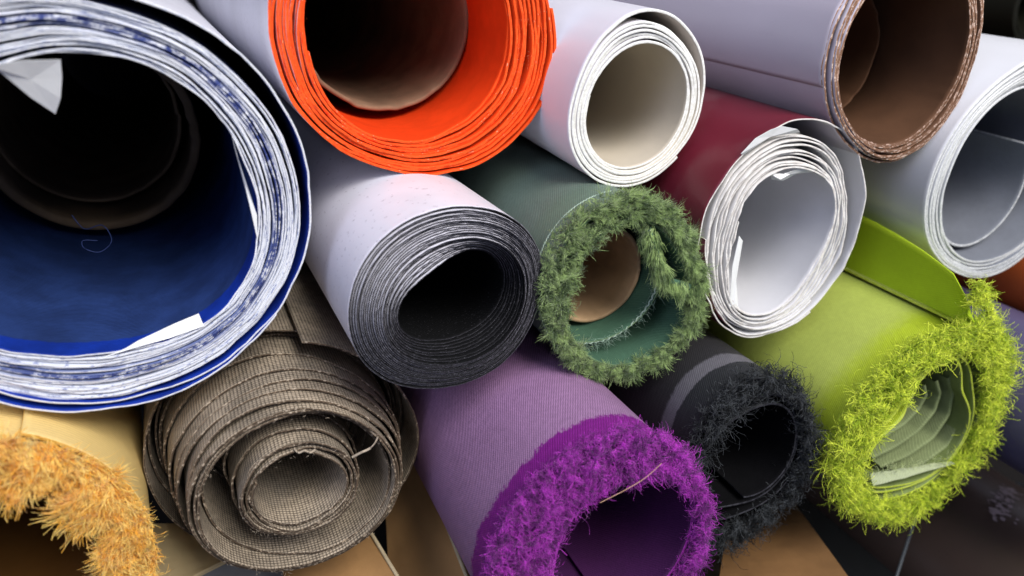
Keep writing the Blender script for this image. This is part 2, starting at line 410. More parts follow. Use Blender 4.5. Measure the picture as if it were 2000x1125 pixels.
def fringe(parent, ro, ri, n, f, y, mat, length, width, fwd, radv, tanv, seed, name='frayed_edge', a=(0, 2 * PI), jit=.35, radf=None, **kw):
    p, rad, tan, ff, ph = ring_roots(ro, ri, n, f[0], f[1], y[0], y[1], seed, a[0], a[1])
    rr = np.random.default_rng(seed + 1)
    rv = (radv + (ff - .5) * (radf if radf is not None else 0))[:, None] if radf is not None else radv
    swirl = (tanv + .8 * tanv * noise1(ph + 10, seed + 3, .5))[:, None]
    d = -AX * fwd + rad * rv + tan * swirl + rr.normal(0, jit, (n, 3)); d /= np.linalg.norm(d, axis=1)[:, None]
    return strands(name, parent, mat, p, d, length, width, seed=seed, **kw)
# ---- blue roll
blue_in = cloth('blue_canvas', (.008, .045, .42), .6, .2, weave=3, pitch=.0014, wdark=.40, var=.35,
                bands=[(.0125, .0008, .006, (.026, .060, .22))])
blue_edge_w = edge_mat('white_torn_edge', (.76, .77, .80), (.50, .55, .68), 900, .5, .7, band=(.0650, .0024, (.045, .065, .22), .44, 420), streak=True)
blue_edge_b = edge_mat('blue_cut_edge', (.72, .74, .79), (.10, .13, .32), 700, .52, .64, band=(.0650, .0028, (.035, .055, .20), .36, 420), streak=True)
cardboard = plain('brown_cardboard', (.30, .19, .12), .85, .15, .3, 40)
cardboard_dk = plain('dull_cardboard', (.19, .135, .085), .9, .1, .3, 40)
o, ro, ri, r = roll('blue', 'largest roll, deep blue inside with ragged white edged layers and a white outer face')
blue_out = cloth('blue_roll_back', (.66, .66, .72), .5, .4, var=.06, vscale=20)
blue_torn = edge_mat('torn_white_layers', (.60, .63, .70), (.30, .34, .50), 700, .54, .70, band=(.0648, .0042, (.14, .18, .36), .33, 420), streak=True)
spiral('fabric_sheet', o, (blue_out, blue_edge_w, blue_edge_w, blue_in), ro, shrink(ro, .94), 1.3, .0007,
       lambda f, ph, th: .0006 * noise1(th, 11, .22, True) + .0010 * noise1(th, 12, 1.1) - .0012, phase=math.radians(-150), gap=bump_at(45, 85, .0036), loose=1.0,
       crinkle=.0005, cper=.16, cdepth=.005, seed=21, kink=True, per=170)
spiral('torn_layers', o, (blue_torn, blue_edge_w, blue_edge_b, blue_torn), lambda ph: ro(ph) * .968 - .0038 * np.maximum(0, np.cos(ph - .78)) ** 2, lambda ph: ri(ph) + .0012, 22, .00056,
       lambda f, ph, th: .0008 + .0006 * noise1(th, 13, .16, True) + .0008 * noise1(th, 14, 1.0), phase=math.radians(200), loose=0, L=.45,
       crinkle=.00042, cper=.14, cdepth=.004, rwob=.8, seed=24, kink=True, share=.6, per=180, outer_frac=.6)
spiral('inner_sheet', o, (blue_in, blue_edge_w, blue_edge_w, blue_in), lambda ph: ri(ph) + .0013, ri, 1.1, .0006,
       lambda f, ph, th: .0008 + .0009 * noise1(th, 15, .2, True), phase=math.radians(170), loose=0,
       crinkle=.0005, cper=.2, cdepth=.005, seed=26, kink=True, per=170)
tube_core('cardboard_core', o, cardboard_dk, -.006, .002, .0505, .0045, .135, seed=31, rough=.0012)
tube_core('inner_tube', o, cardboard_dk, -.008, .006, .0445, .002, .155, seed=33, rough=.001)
paper = plain('white_torn_paper', (.86, .87, .86), .6, .3, .08, 60)
def local(key, px, py, y):
    """a point of the photograph seen on the roll's cross-section at depth y, in the roll's own axes"""
    q = Vector(RX) * ((px - 1000) / 1389) + Vector(UPV) * (-(py - 562.5) / 1389) + Vector(FW)
    c, d = Vector(ROLL[key][0]), Vector(ROLL[key][1]).normalized()
    e2 = Vector((0, 0, 1)); e2 = (e2 - d * e2.dot(d)).normalized(); e1 = d.cross(e2)
    p = q * ((c.dot(d) + y) / q.dot(d)) - c
    return (p.dot(e1), y, p.dot(e2))
B = lambda x, y_, dep: local('blue', x, y_, dep)
def shard(name, parent, mat, pts, thick, fold=None):
    """small flat torn piece as a thin solid"""
    P = [Vector(p) for p in pts]; n = (P[1] - P[0]).cross(P[2] - P[0]).normalized(); k = len(P)
    cen = sum(P, Vector()) / k + n * (fold or 0)
    V = P + [cen] + [p - n * thick for p in P] + [cen - n * thick]; F = []
    for i in range(k):
        j = (i + 1) % k
        F += [(i, j, k, k), (k + 1 + j, k + 1 + i, 2 * k + 1, 2 * k + 1), (i, k + 1 + i, k + 1 + j, j)]
    me = bpy.data.meshes.new(name); me.from_pydata([tuple(v) for v in V], [], [tuple(dict.fromkeys(f)) for f in F]); me.materials.append(mat); me.update()
    ob = bpy.data.objects.new(name, me); C.objects.link(ob); ob.parent = parent; return ob
s = shard('torn_flap', o, paper, [B(-20, 128, -.002), B(40, 118, -.001), B(118, 116, .0005), B(121, 150, .003), B(118, 192, .006), B(108, 222, .009), B(60, 190, .006), B(0, 140, .001), B(-20, 134, -.001)], .0004, .0006)
s['label'] = 'white torn corner hanging into the blue roll'
s = shard('torn_flap', o, paper, [B(200, 698, .001), B(258, 680, .001), B(330, 660, .001), B(398, 636, .001), B(388, 612, .0045), B(340, 632, .0045), B(268, 666, .0035), B(232, 688, .002)], .0004, .0004)
s['label'] = 'white paper strip folded up on the lower rim'
s = shard('torn_flap', o, paper, [B(448, 245, .001), B(462, 300, .001), B(482, 360, .001), B(502, 420, .001), B(503, 470, .001), B(493, 425, .003), B(474, 350, .004), B(458, 290, .004)], .0004, .0003)
thread_b = plain('blue_thread', (.03, .05, .16), .7)
wire('loose_thread', o, thread_b, [B(140, 420, .08), B(165, 447, .075), B(200, 440, .07), B(218, 470, .07), B(195, 492, .07), B(165, 485, .07), B(162, 470, .07), B(190, 470, .07)], .00022)

# ---- orange roll
or_in = cloth('orange_cloth', (.78, .055, .006), .85, .1, var=.12, vscale=90)
or_edge = edge_mat('orange_cut_edge', (.88, .115, .020), (.70, .050, .006), 500, .40, .70)
or_edge2 = edge_mat('orange_frayed_edge', (.88, .085, .010), (.90, .30, .16), 500, .62, .72)
o, ro, ri, r = roll('orange', 'wide roll with bright orange inner face and orange layered edge around a brown tube')
spiral('fabric_sheet', o, (white_vinyl, or_edge, or_edge2, or_in), ro, ri, 12.5, .00112,
       lambda f, ph, th: .0009 * noise1(th, 41, .6) + .0004 * noise1(th, 47, .10, True) + .0025 * (1 - f) * (noise1(th, 42, 1.1)) + -.0012 * np.clip((f - .8) / .12, 0, 1) + .004 * (1 - f) ** 2,
       phase=math.radians(-173), gap=bump_at(-50, 50, .0010), loose=1.0, crinkle=.0005, cper=.22, cdepth=.006, rwob=.75, share=.4, kink=True, seed=43, per=150, outer_frac=.55)
tube_core('cardboard_core', o, cardboard, -.003, .003, .0438, .0022, .052, seed=44, rough=.0012)
or_yarn = yarn_mat('orange_fibre', (.80, .10, .02), (.95, .40, .20))
fringe(o, ro, ri, 500, (.2, .9), (-.001, .0015), or_yarn, .0012, .00010, .5, 0, 0, 46, name='loose_fibres', jit=.6, curl=1.5, tuft=2, splay=.6)
# ---- cream white roll
cream_in = cloth('cream_lining', (.56, .50, .40), .6, .3, var=.04)
cream_edge = edge_mat('cream_cut_edge', (.90, .90, .86), (.78, .78, .72), 600)
cr_out = cloth('glossy_white_vinyl', (.73, .72, .79), .30, .5, var=.07, vscale=18, dust=.06, stretch=(1, .4, 1), pitch=.001)
o, ro, ri, r = roll('cream', 'small white roll with a cream lining and one loose outer turn, beside the orange roll')
spiral('fabric_sheet', o, (cr_out, cream_edge, cream_edge, cream_in), ro, ri, 7.39, .0011,
       lambda f, ph, th: .0002 * noise1(th, 51, .3) + .0005 * noise1(th, 52, 2) + .0015 * (1 - f),
       phase=math.radians(170), gap=bump_at(58, 95, .0050), loose=1.0, crinkle=.0001, cper=.2, rwob=.3, seed=53)
# ---- brown roll
br_in = cloth('brown_felt_backing', (.11, .052, .026), .8, .2, var=.2, vscale=50)
br_edge = edge_mat('brown_cut_edge', (.30, .165, .10), (.72, .56, .46), 420, .52, .62)
br_edge2 = edge_mat('brown_rough_edge', (.17, .09, .055), (.50, .34, .27), 450, .5, .62)
br_out = cloth('lilac_vinyl', (.52, .48, .55), .30, .5, var=.12, vscale=14, dust=.10, stretch=(1, .3, 1), pitch=.001)
o, ro, ri, r = roll('brown', 'roll with dark brown inside, lilac grey outer face and a long seam')
spiral('fabric_sheet', o, (br_out, br_edge, br_edge2, br_in), ro, ri, 7.06, .0011,
       lambda f, ph, th: .0005 * noise1(th, 61, .25) + .0008 * noise1(th, 62, 1.1) + .002 * np.clip((f - .75) / .12, 0, 1),
       phase=math.radians(171), sgn=1, gap=bump_at(-20, 80, .0022), loose=1.3, crinkle=.0003, cper=.12, rwob=.5, seed=63)
tube_core('inner_tube', o, br_in, -.0095, -.004, .0345, .0013, .040, seed=64, rough=.0008)


# ---- grey lined roll at the right border
gr_in = cloth('grey_lining', (.20, .215, .25), .7, .2, weave=3, pitch=.0012, wdark=.2, var=.1)
gr_edge = edge_mat('pale_cut_edge', (.78, .79, .78), (.58, .60, .58), 500)
gr_edge2 = edge_mat('grey_cut_edge', (.45, .47, .46), (.66, .68, .68), 500)
gr_out = cloth('pale_satin_vinyl', (.66, .67, .70), .32, .5, var=.10, vscale=14, dust=.08, stretch=(1, .3, 1), pitch=.001)
o, ro, ri, r = roll('grey', 'pale roll with blue grey lining cut off by the right border, above the lime roll')
spiral('fabric_sheet', o, (gr_out, gr_edge, gr_edge2, gr_in), ro, ri, 9.39, .0012,
       lambda f, ph, th: .0004 * noise1(th, 71, .3) + .001 * noise1(th, 72, 1.3) + .002 * (1 - f), phase=math.radians(170),
       gap=bump_at(150, 70, .001), loose=1.0, crinkle=.0001, rwob=.35, seed=73)
pl_in = cloth('pale_grey_lining', (.42, .45, .50), .7, .2, var=.05)
s = spiral('inner_sheet', o, (gr_in, gr_edge2, gr_edge2, gr_in), lambda ph: .0385 + 0 * ph, lambda ph: .0375 + 0 * ph, .55, .0014,
       lambda f, ph, th: .014 + .02 * np.abs(f - .35) ** 3, phase=math.radians(-165), loose=0, seed=74)
s.location = (.003, 0, -.0135)
# ---- maroon roll
ma_out = cloth('maroon_vinyl', (.135, .010, .022), .42, .5, var=.12, vscale=20, dust=.10, pitch=.001)
ma_in = cloth('white_paper_lining', (.60, .60, .62), .6, .3, var=.04)
ma_edge = edge_mat('torn_white_edge', (.80, .78, .74), (.66, .62, .58), 300)
o, ro, ri, r = roll('maroon', 'maroon roll showing many torn wavy white layer edges and a white lining')
spiral('fabric_sheet', o, (ma_out, ma_edge, ma_edge, ma_in), ro, shrink(ro, .93), 1.35, .0007,
       lambda f, ph, th: .0012 * noise1(th, 81, .5) + .0006 * noise1(th, 82, .16, True), phase=math.radians(174), gap=bump_at(55, 95, .0055), loose=1.0,
       crinkle=.0006, cper=.25, cdepth=.006, seed=83, kink=True, per=190)
torn = plain('torn_paper_layers', (.66, .64, .61), .7, .2, .10, 120)
spiral('torn_layers', o, (torn, ma_edge, ma_edge, ma_in), lambda ph: ro(ph) * .955 - .0050 * np.maximum(0, np.cos(ph - .95)) ** 1.5, ri, 9.4, .00075,
       lambda f, ph, th: .0006 + .0010 * noise1(th, 84, .5) + .0006 * noise1(th, 82, .14, True) + .0022 * f * np.maximum(0, np.cos(ph - .2)), phase=math.radians(160), loose=0,
       crinkle=.0006, cper=.42, cdepth=.008, rwob=.5, seed=85, kink=True, share=.75, per=190, L=.45,
       fmap=lambda f, ph: f ** (1 + 1.0 * np.maximum(0, np.cos(ph - .3))))
MR = lambda x, y_, dep: local('maroon', x, y_, dep)
s = shard('torn_flap', o, paper, [MR(1505, 338, .002), MR(1515, 345, -.001), MR(1525, 350, -.001), MR(1533, 338, .001), MR(1560, 330, .001), MR(1595, 328, .001), MR(1596, 334, .004), MR(1562, 336, .004), MR(1530, 352, .004), MR(1508, 350, .004)], .0003)
s['label'] = 'small torn lip curling down from the top of the lining'
shard('torn_flap', o, paper, [MR(1424, 600, .001), MR(1430, 520, .001), MR(1443, 460, .001), MR(1450, 470, .003), MR(1437, 530, .003), MR(1434, 560, .002), MR(1440, 585, .003), MR(1441, 600, .003), MR(1436, 592, .001)], .0003)
s = shard('torn_strip', o, paper, [MR(1447, 300, -.001), MR(1475, 270, -.001), MR(1505, 253, -.001), MR(1527, 246, -.001), MR(1557, 252, -.001), MR(1562, 258, .001), MR(1530, 254, .001), MR(1505, 258, .001), MR(1478, 276, .001), MR(1450, 303, .001)], .0003)
# ---- slate roll (white film outside, charcoal cloth inside)
sl_edge = edge_mat('white_film_edge', (.16, .155, .18), (.36, .35, .41), 500, .4, .6)
sl_edge2 = edge_mat('charcoal_cut_edge', (.014, .014, .016), (.10, .10, .11), 900, .60, .72)
o, ro, ri, r = roll('slate', 'tightly wound roll with many fine charcoal edges and a smooth white outer face')
spiral('fabric_sheet', o, (white_vinyl, sl_edge, sl_edge2, charcoal), ro, ri, 25, .00055,
       lambda f, ph, th: .00025 * noise1(th, 91, .08) + .0005 * noise1(th, 92, 1.7) + np.where(f < .35, (.35 - f) * .05, 0) * (.5 - .5 * np.cos(ph - 2.2)),
       phase=math.radians(8), gap=bump_at(50, 45, .0014), loose=1.0, crinkle=.00004, cper=.1, rwob=.14, seed=93, outer_frac=.22)
# ---- green roll with frayed edge
gn_out = cloth('sage_canvas', (.13, .20, .15), .5, .45, weave=1, pitch=.0011, wdark=.35, var=.1, bands=[(.03, .006, .012, (.14, .20, .165))])
gn_in = cloth('sage_lining', (.075, .165, .105), .7, .25, weave=1, pitch=.0011, wdark=.3, var=.1)
gn_edge = edge_mat('sage_cut_edge', (.12, .20, .10), (.18, .26, .14), 400)
gn_yarn = yarn_mat('green_yarn', (.035, .080, .015), (.42, .58, .20))
o, ro, ri, r = roll('green', 'sage green canvas roll with a shaggy green frayed rim and a cardboard tube inside')
spiral('fabric_sheet', o, (gn_out, gn_edge, gn_edge, gn_in), shrink(ro, .97), ri, 3.2, .0011,
       lambda f, ph, th: .003 + .0012 * noise1(th, 101, .7), phase=math.radians(-30), loose=0, rwob=.5, seed=102)
inner_r = lambda ph: .0325 + .0012 * np.cos(2 * ph)
s = spiral('inner_sheet', o, (gn_in, gn_edge, gn_edge, gn_in), lambda ph: inner_r(ph), lambda ph: inner_r(ph) - .001, 1.0, .0007,
       lambda f, ph, th: .012 + .0006 * noise1(th, 103, .5), phase=math.radians(60), loose=0, seed=104)
s.location = (-.0065, 0, .001)
tube_core('cardboard_core', o, plain('tan_cardboard', (.44, .29, .16), .85, .15, .3, 40), -.002, -.0018, .0258, .0022, .026, seed=105)
def selvage(parent, R, y, cx, cz, mat, a0, a1, seed):
    """white chain stitch along a rim"""
    a = np.linspace(a0, a1, 90); pts = [(cx + (R + .0003 * math.sin(i * 2.1)) * math.cos(t), y + .0004 * math.cos(i * 2.1), cz + (R + .0003 * math.sin(i * 2.1)) * math.sin(t)) for i, t in enumerate(a)]
    return wire('selvage_stitch', parent, mat, pts, .00035, per=3)
st_m = plain('pale_green_stitch', (.45, .58, .48), .8)
for k_ in (0,):
    a_ = np.linspace(math.radians(100), math.radians(205), 120); R_ = ro(a_) * .97 + .0003
    wire('selvage_stitch', o, st_m, [(R_[i] * math.cos(t), .0075 + .0003 * (-1) ** i, R_[i] * math.sin(t)) for i, t in enumerate(a_)], .00022, per=2, seg=5)
selvage(o, .0315, .0125, -.0065, .001, st_m, math.radians(-150), math.radians(30), 1)
fringe(o, shrink(ro, .965), ri, 2600, (.22, .96), (-.0002, .003), gn_yarn, .0050, .00023, .42, -.05, -.95, 106, jit=.18, radf=.5, curl=.5, tuft=12, tspread=.00040, splay=.10, taper=.6, wave=.0001, fl=.6, wl=.007, coil=1.5, segs=6)
fringe(o, shrink(ro, .98), shrink(ro, .955), 900, (0, 1), (.001, .006), gn_yarn, .0040, .00022, .1, .15, -.8, 107, curl=.5, tuft=4, tspread=.0003, splay=.2, fl=.5, taper=.6, coil=1.8)
# inward fold of the outer layer at upper right
pA = np.array([local('green', x, y_, .002) for x, y_ in [(1262, 446), (1275, 480), (1288, 520), (1300, 545), (1325, 555), (1350, 560), (1372, 545)]])
wire('folded_layer', o, gn_in, [tuple(p) for p in pA], .0022, per=10)
rr = np.random.default_rng(5); t_ = rr.uniform(0, len(pA) - 1.001, 330); i_ = t_.astype(int); f_ = (t_ - i_)[:, None]
pp = pA[i_] * (1 - f_) + pA[i_ + 1] * f_ + rr.normal(0, .0016, (330, 3)); dd = np.array([-.15, -.35, -.9]) + rr.normal(0, .3, (330, 3))
strands('frayed_edge', o, gn_yarn, pp, dd / np.linalg.norm(dd, axis=1)[:, None], .0075, .00026, curl=.4, tuft=13, tspread=.0005, splay=.10, seed=9)
p, rad, tan, ff, ph = ring_roots(lambda a: .0315 + 0 * a, lambda a: .0315 + 0 * a, 90, 0, 1, .0125, .0128, 15, math.radians(-130), math.radians(10))
p = p + np.array([-.0065, 0, .001]); dd = rad * .5 - AX * .4 + rr.normal(0, .4, (90, 3))
strands('loose_threads', o, yarn_mat('pale_sage_yarn', (.16, .28, .20), (.30, .42, .32)), p, dd / np.linalg.norm(dd, axis=1)[:, None], .006, .0002, curl=1.2, tuft=3, seed=16)

# ---- tan mesh roll, coils pushed out like a telescope
tn = cloth('tan_mesh', (.50, .41, .30), .75, .3, weave=2, pitch=.0031, wdark=.80, var=.45, vscale=45, dust=.12)
tn_edge = edge_mat('mesh_cut_edge', (.12, .085, .055), (.50, .42, .32), 650, .55, .66)
tn_edge2 = edge_mat('mesh_cut_edge_dark', (.055, .04, .028), (.30, .23, .16), 650, .5, .66)
o, ro, _, r = roll('tan', 'dusty brown mesh roll with its coils pushed out into two stepped cones')
Rb = .0593; 
knots_r = np.array([.0185, .0215, .0240, .0250, .0275, .0292, .0372, .0388, .0402, .0425, .0435, .0498, .0510, .0545, .0575, .0586, .0593])
knots_t = np.array([-.024, -.025, -.0255, -.0225, -.004, .024, .030, -.0215, -.0262, -.0260, -.0235, .002, .026, .034, .026, .008, .0])
def tanT(f, ph, th):
    Rm = .0185 + (.0593 - .0185) * f
    return np.interp(Rm, knots_r, knots_t) + .0007 * noise1(th, 111, .35) + .0011 * noise1(th, 112, 1.2)
spiral('fabric_sheet', o, (tn, tn_edge, tn_edge2, tn), ro, lambda ph: .0182 + .0004 * np.cos(ph - 1), 26.8, .00090, tanT, L=.5, phase=math.radians(150), gap=bump_at(75, 95, .0038), loose=1.0,
       crinkle=.00018, cper=.12, rwob=.75, seed=113, per=130, levels=(.10, .04, .02, .012, .006, .003, .0012), outer_frac=.45)
T_ = lambda x, y_, dep: local('tan', x, y_, dep)
tw = plain('straw_fibre', (.48, .40, .30), .8, .2, .4, 300)
wire('loose_fibre', o, tw, [T_(688, 893, -.026), T_(705, 884, -.028), T_(722, 876, -.029), T_(733, 864, -.030), T_(738, 853, -.030)], .0006, flat=.6)
wire('loose_fibre', o, tw, [T_(575, 876, -.026), T_(583, 884, -.027), T_(595, 880, -.027), T_(606, 884, -.027), T_(616, 878, -.026)], .0005, flat=.6)
fringe(o, lambda a: .0425 + 0 * a, lambda a: .039 + 0 * a, 60, (0, 1), (-.0265, -.026), tw, .0022, .00022, .5, .3, .3, 115, name='loose_fibres', curl=1.0, tuft=2)
fringe(o, lambda a: .0245 + 0 * a, lambda a: .0195 + 0 * a, 60, (0, 1), (-.0258, -.0252), tw, .002, .0002, .5, .3, .3, 116, name='loose_fibres', curl=1.0, tuft=2)

# ---- purple roll
pu_out = cloth('purple_canvas_sheen', (.22, .013, .24), .5, .4, weave=1, pitch=.0012, wdark=.45, var=.08, bands=[(.0190, .0012, .017, (.36, .20, .37))])  # paler mauve past the saturated rim paints surface sheen into the base colour
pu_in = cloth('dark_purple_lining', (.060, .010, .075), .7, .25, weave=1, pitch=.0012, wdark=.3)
pu_edge = edge_mat('purple_cut_edge', (.20, .02, .22), (.3, .03, .33), 400)
pu_yarn = yarn_mat('purple_wool', (.09, .002, .11), (.60, .045, .64), sheen=.15)
o, ro, ri, r = roll('purple', 'purple canvas roll with painted mauve sheen and a thick fluffy bright purple frayed rim')
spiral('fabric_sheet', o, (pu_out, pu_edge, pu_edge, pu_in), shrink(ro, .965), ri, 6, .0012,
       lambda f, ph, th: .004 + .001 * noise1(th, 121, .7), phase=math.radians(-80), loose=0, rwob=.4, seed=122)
fringe(o, shrink(ro, .97), ri, 4900, (.27, 1), (-.001, .004), pu_yarn, .0055, .00021, .60, 0.0, .15, 123, jit=.25, radf=.6, curl=.6, tuft=9, tspread=.0005, splay=.2, taper=.8, wave=.0002, segs=7, fl=.9, wl=.006, coil=3.6)
fringe(o, shrink(ro, .975), shrink(ro, .955), 1500, (0, 1), (.001, .007), pu_yarn, .0038, .00020, .3, .3, .0, 124, jit=.35, curl=.6, tuft=4, tspread=.0004, splay=.3, taper=.8, fl=.6, coil=3.4, segs=6)
straw = plain('straw', (.55, .32, .22), .7)
Q = lambda x, y_, dep: local('purple', x, y_, dep)
wire('loose_straw', o, straw, [Q(1292, 905, -.007), Q(1262, 932, -.0075), Q(1225, 955, -.0075), Q(1172, 982, -.006)], .00014)
# ---- black roll
bk_out = cloth('black_canvas_sheen', (.020, .022, .026), .6, .35, weave=1, pitch=.0011, wdark=.4, var=.15,
               bands=[(.0205, .0006, .005, (.14, .135, .155)), (.0285, .0012, .006, (.024, .023, .025)), (.050, .006, .006, (.03, .028, .032))])  # pale band is a sheen reflection painted into the base colour
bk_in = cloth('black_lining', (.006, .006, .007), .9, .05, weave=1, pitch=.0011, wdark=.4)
bk_edge = edge_mat('black_cut_edge', (.02, .02, .025), (.05, .05, .06), 400)
bk_yarn = yarn_mat('black_yarn', (.002, .0023, .0025), (.080, .088, .095), rough=.6, sheen=0)
o, ro, ri, r = roll('black', 'black canvas roll with a painted pale sheen band and a curly black frayed rim')
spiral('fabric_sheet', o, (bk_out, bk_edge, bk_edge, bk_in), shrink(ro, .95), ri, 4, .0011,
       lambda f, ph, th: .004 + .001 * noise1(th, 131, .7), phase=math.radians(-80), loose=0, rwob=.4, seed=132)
fringe(o, shrink(ro, .965), ri, 700, (.5, 1), (-.001, .003), bk_yarn, .0100, .00028, .45, 0, -.3, 133, jit=.25, radf=.6, curl=.8, tuft=9, tspread=.0005, splay=.16, wave=.0005, segs=10, taper=.8, fl=1.0, wl=.008, coil=4.6)
fringe(o, shrink(ro, .98), shrink(ro, .94), 300, (0, 1), (.000, .006), bk_yarn, .0085, .00027, .2, .4, 0, 134, jit=.4, curl=.8, tuft=4, tspread=.0004, splay=.3, wave=.0005, segs=9, taper=.8, fl=.8, coil=4.4)
# ---- lime roll
li_out = cloth('lime_canvas_sheen', (.44, .56, .03), .42, .4, weave=1, pitch=.0011, wdark=.3, var=.06, bands=[(.026, .006, .016, (.46, .55, .11))])  # olive past the bright rim stands for sheen, put into the base colour
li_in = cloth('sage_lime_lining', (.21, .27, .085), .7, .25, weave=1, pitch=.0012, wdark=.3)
li_edge = edge_mat('lime_cut_edge', (.45, .55, .04), (.55, .62, .10), 400)
li_yarn = yarn_mat('lime_yarn', (.26, .40, .003), (.88, .98, .085), rough=.6, sheen=.1)
o, ro, ri, r = roll('lime', 'lime green canvas roll with a spiky yellow green frayed rim and a raised flap')
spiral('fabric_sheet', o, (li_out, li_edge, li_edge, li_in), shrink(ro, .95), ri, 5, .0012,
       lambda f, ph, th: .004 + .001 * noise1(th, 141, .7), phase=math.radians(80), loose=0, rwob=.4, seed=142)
fringe(o, shrink(ro, .96), ri, 2300, (.45, 1), (-.001, .004), li_yarn, .0078, .00033, .50, .05, -.1, 143, jit=.25, radf=.6, curl=.7, tuft=8, tspread=.0004, splay=.16, taper=.85, wave=.0002, segs=8, fl=.95, wl=.0075, coil=3.2)
fringe(o, shrink(ro, .97), shrink(ro, .94), 700, (0, 1), (.001, .006), li_yarn, .0075, .00032, .3, .45, -.1, 144, jit=.4, curl=.7, tuft=4, tspread=.0004, splay=.25, taper=.85, wave=.0002, segs=8, fl=.8, coil=2.8)
li_flap = cloth('bright_lime_cloth', (.52, .72, .03), .8, .1, weave=1, pitch=.0011, wdark=.15, var=.05, trans=.0)
def lime_flap():
    ys = np.concatenate([np.linspace(.0, .05, 34) ** 1.0, np.linspace(.055, .30, 20)]); hs = np.linspace(0, 1, 8)
    V = []; UV = []
    for lay in (0, 1):
        for y in ys:
            TOP = float(np.interp(y, [0, .0015, .0047, .0152, .035, .063, .085, .3], [.068, .072, .0765, .0848, .0899, .0945, .0955, .0965]))
            for h in hs:
                a = math.radians(77 + 3 * h); Rs = float(ro(np.array([a]))[0]) * .95 - .0012; H = TOP - Rs; R = Rs + h * H
                lean = .004 * h * h
                V.append((R * math.cos(a) - lean + (0 if lay == 0 else .0005), y - .0005 + .003 * h, R * math.sin(a))); UV.append((h * H, y))
    nh = len(hs); ny = len(ys); F = []; o2 = nh * ny
    for i in range(ny - 1):
        for j in range(nh - 1):
            q = i * nh + j; F += [(q, q + 1, q + nh + 1, q + nh), (o2 + q, o2 + q + nh, o2 + q + nh + 1, o2 + q + 1)]
        q = i * nh + nh - 1; F.append((q, o2 + q, o2 + q + nh, q + nh)); 
    for j in range(nh - 1): F.append((j, o2 + j, o2 + j + 1, j + 1))
    return new_mesh('raised_flap', V, F, [li_flap], o, uv=UV)
lime_flap()['label'] = 'bright lime flap standing up along the roll'
LM = lambda x, y_, dep: local('lime', x, y_, dep)
cp = np.array([LM(1893, 600, .001), LM(1915, 560, .001), LM(1925, 600, .001), LM(1945, 650, .001)])
rr = np.random.default_rng(8); k_ = rr.uniform(0, 2.999, 150); i_ = k_.astype(int); f_ = (k_ - i_)[:, None]
pp = cp[i_] * (1 - f_) + cp[i_ + 1] * f_ + rr.normal(0, .0012, (150, 3)); dd = np.array([.5, -.5, .15]) + rr.normal(0, .5, (150, 3))
strands('frayed_edge', o, li_yarn, pp, dd / np.linalg.norm(dd, axis=1)[:, None], .0085, .00032, curl=.7, tuft=6, tspread=.0006, splay=.3, taper=.8, seed=19, coil=3.0, segs=8)
# soft sheets folded up in the middle of the lime roll: rounded fronts, running back into it
fold_m = cloth('olive_fold_cloth', (.24, .29, .13), .75, .2, weave=1, pitch=.0012, wdark=.3, var=.15)
def folded(path, thick, y0, back):
    K_ = 48; tt = np.linspace(0, len(path) - 1.0001, K_); P = np.array(path)
    i0 = tt.astype(int); f = (tt - i0)[:, None]; f = f * f * (3 - 2 * f) * .5 + f * .5; cur = P[i0] * (1 - f) + P[i0 + 1] * f
    for _ in range(4): cur[1:-1] = (cur[:-2] + cur[1:-1] * 2 + cur[2:]) / 4
    tg = np.gradient(cur, axis=0); nn = np.stack([-tg[:, 2], 0 * tg[:, 0], tg[:, 0]], 1); nn /= np.linalg.norm(nn, axis=1)[:, None]
    prof = [(-1, back), (-1, .01), (-1, .002)] + [(-math.cos(a), -math.sin(a) * thick * .5) for a in np.linspace(0, PI, 9)] + [(1, .002), (1, .01), (1, back)]
    M = len(prof); V = np.zeros((K_, M, 3)); UV = np.zeros((K_, M, 2)); wb = noise1(tt, 7 + int(thick * 1e5) + len(path), .8) * .0006
    for j, (w, y) in enumerate(prof):
        V[:, j] = cur + nn * (w * thick * .5) + AX * (y + y0 + wb[:, None] * (y < .01)); UV[:, j] = np.stack([tt * .012, np.full(K_, y + j * .0004)], 1)
    I, J = np.meshgrid(np.arange(K_ - 1), np.arange(M - 1), indexing='ij'); q = (I * M + J).ravel()
    return new_mesh('folded_sheet', V.reshape(-1, 3), np.stack([q, q + M, q + M + 1, q + 1], 1), [fold_m], o, uv=UV.reshape(-1, 2))
for i, pth in enumerate([[(1872, 728), (1886, 765), (1880, 815), (1850, 868), (1800, 905), (1745, 925)],
                         [(1856, 738), (1866, 770), (1858, 812), (1826, 858), (1775, 894), (1722, 916)],
                         [(1838, 748), (1846, 775), (1836, 808), (1802, 848), (1756, 880), (1712, 902)],
                         [(1820, 760), (1824, 782), (1812, 806), (1780, 838), (1742, 862), (1708, 884)],
                         [(1800, 772), (1802, 790), (1786, 808), (1760, 828), (1732, 846), (1706, 862)]]):
    folded([np.array(LM(x, y, .010)) * np.array([1, 0, 1]) for x, y in pth], .0024, .010 + .0018 * i, .2)
pale_li = cloth('pale_selvage_cloth', (.50, .56, .34), .7, .2, weave=1, pitch=.0014, wdark=.3)
sl = slab('selvage', o, pale_li, [LM(1700, 925, .004), LM(1705, 948, .001), LM(1865, 905, .001), LM(1855, 900, .005)], (0, .3, 1), .0006, sub=8, wob=.0004)
pS = np.linspace(0, 1, 70)[:, None]; pp = np.array(LM(1705, 922, .0035)) * (1 - pS) + np.array(LM(1850, 900, .0035)) * pS
dd = np.array([-.3, -.2, .8]) + rr.normal(0, .35, (70, 3))
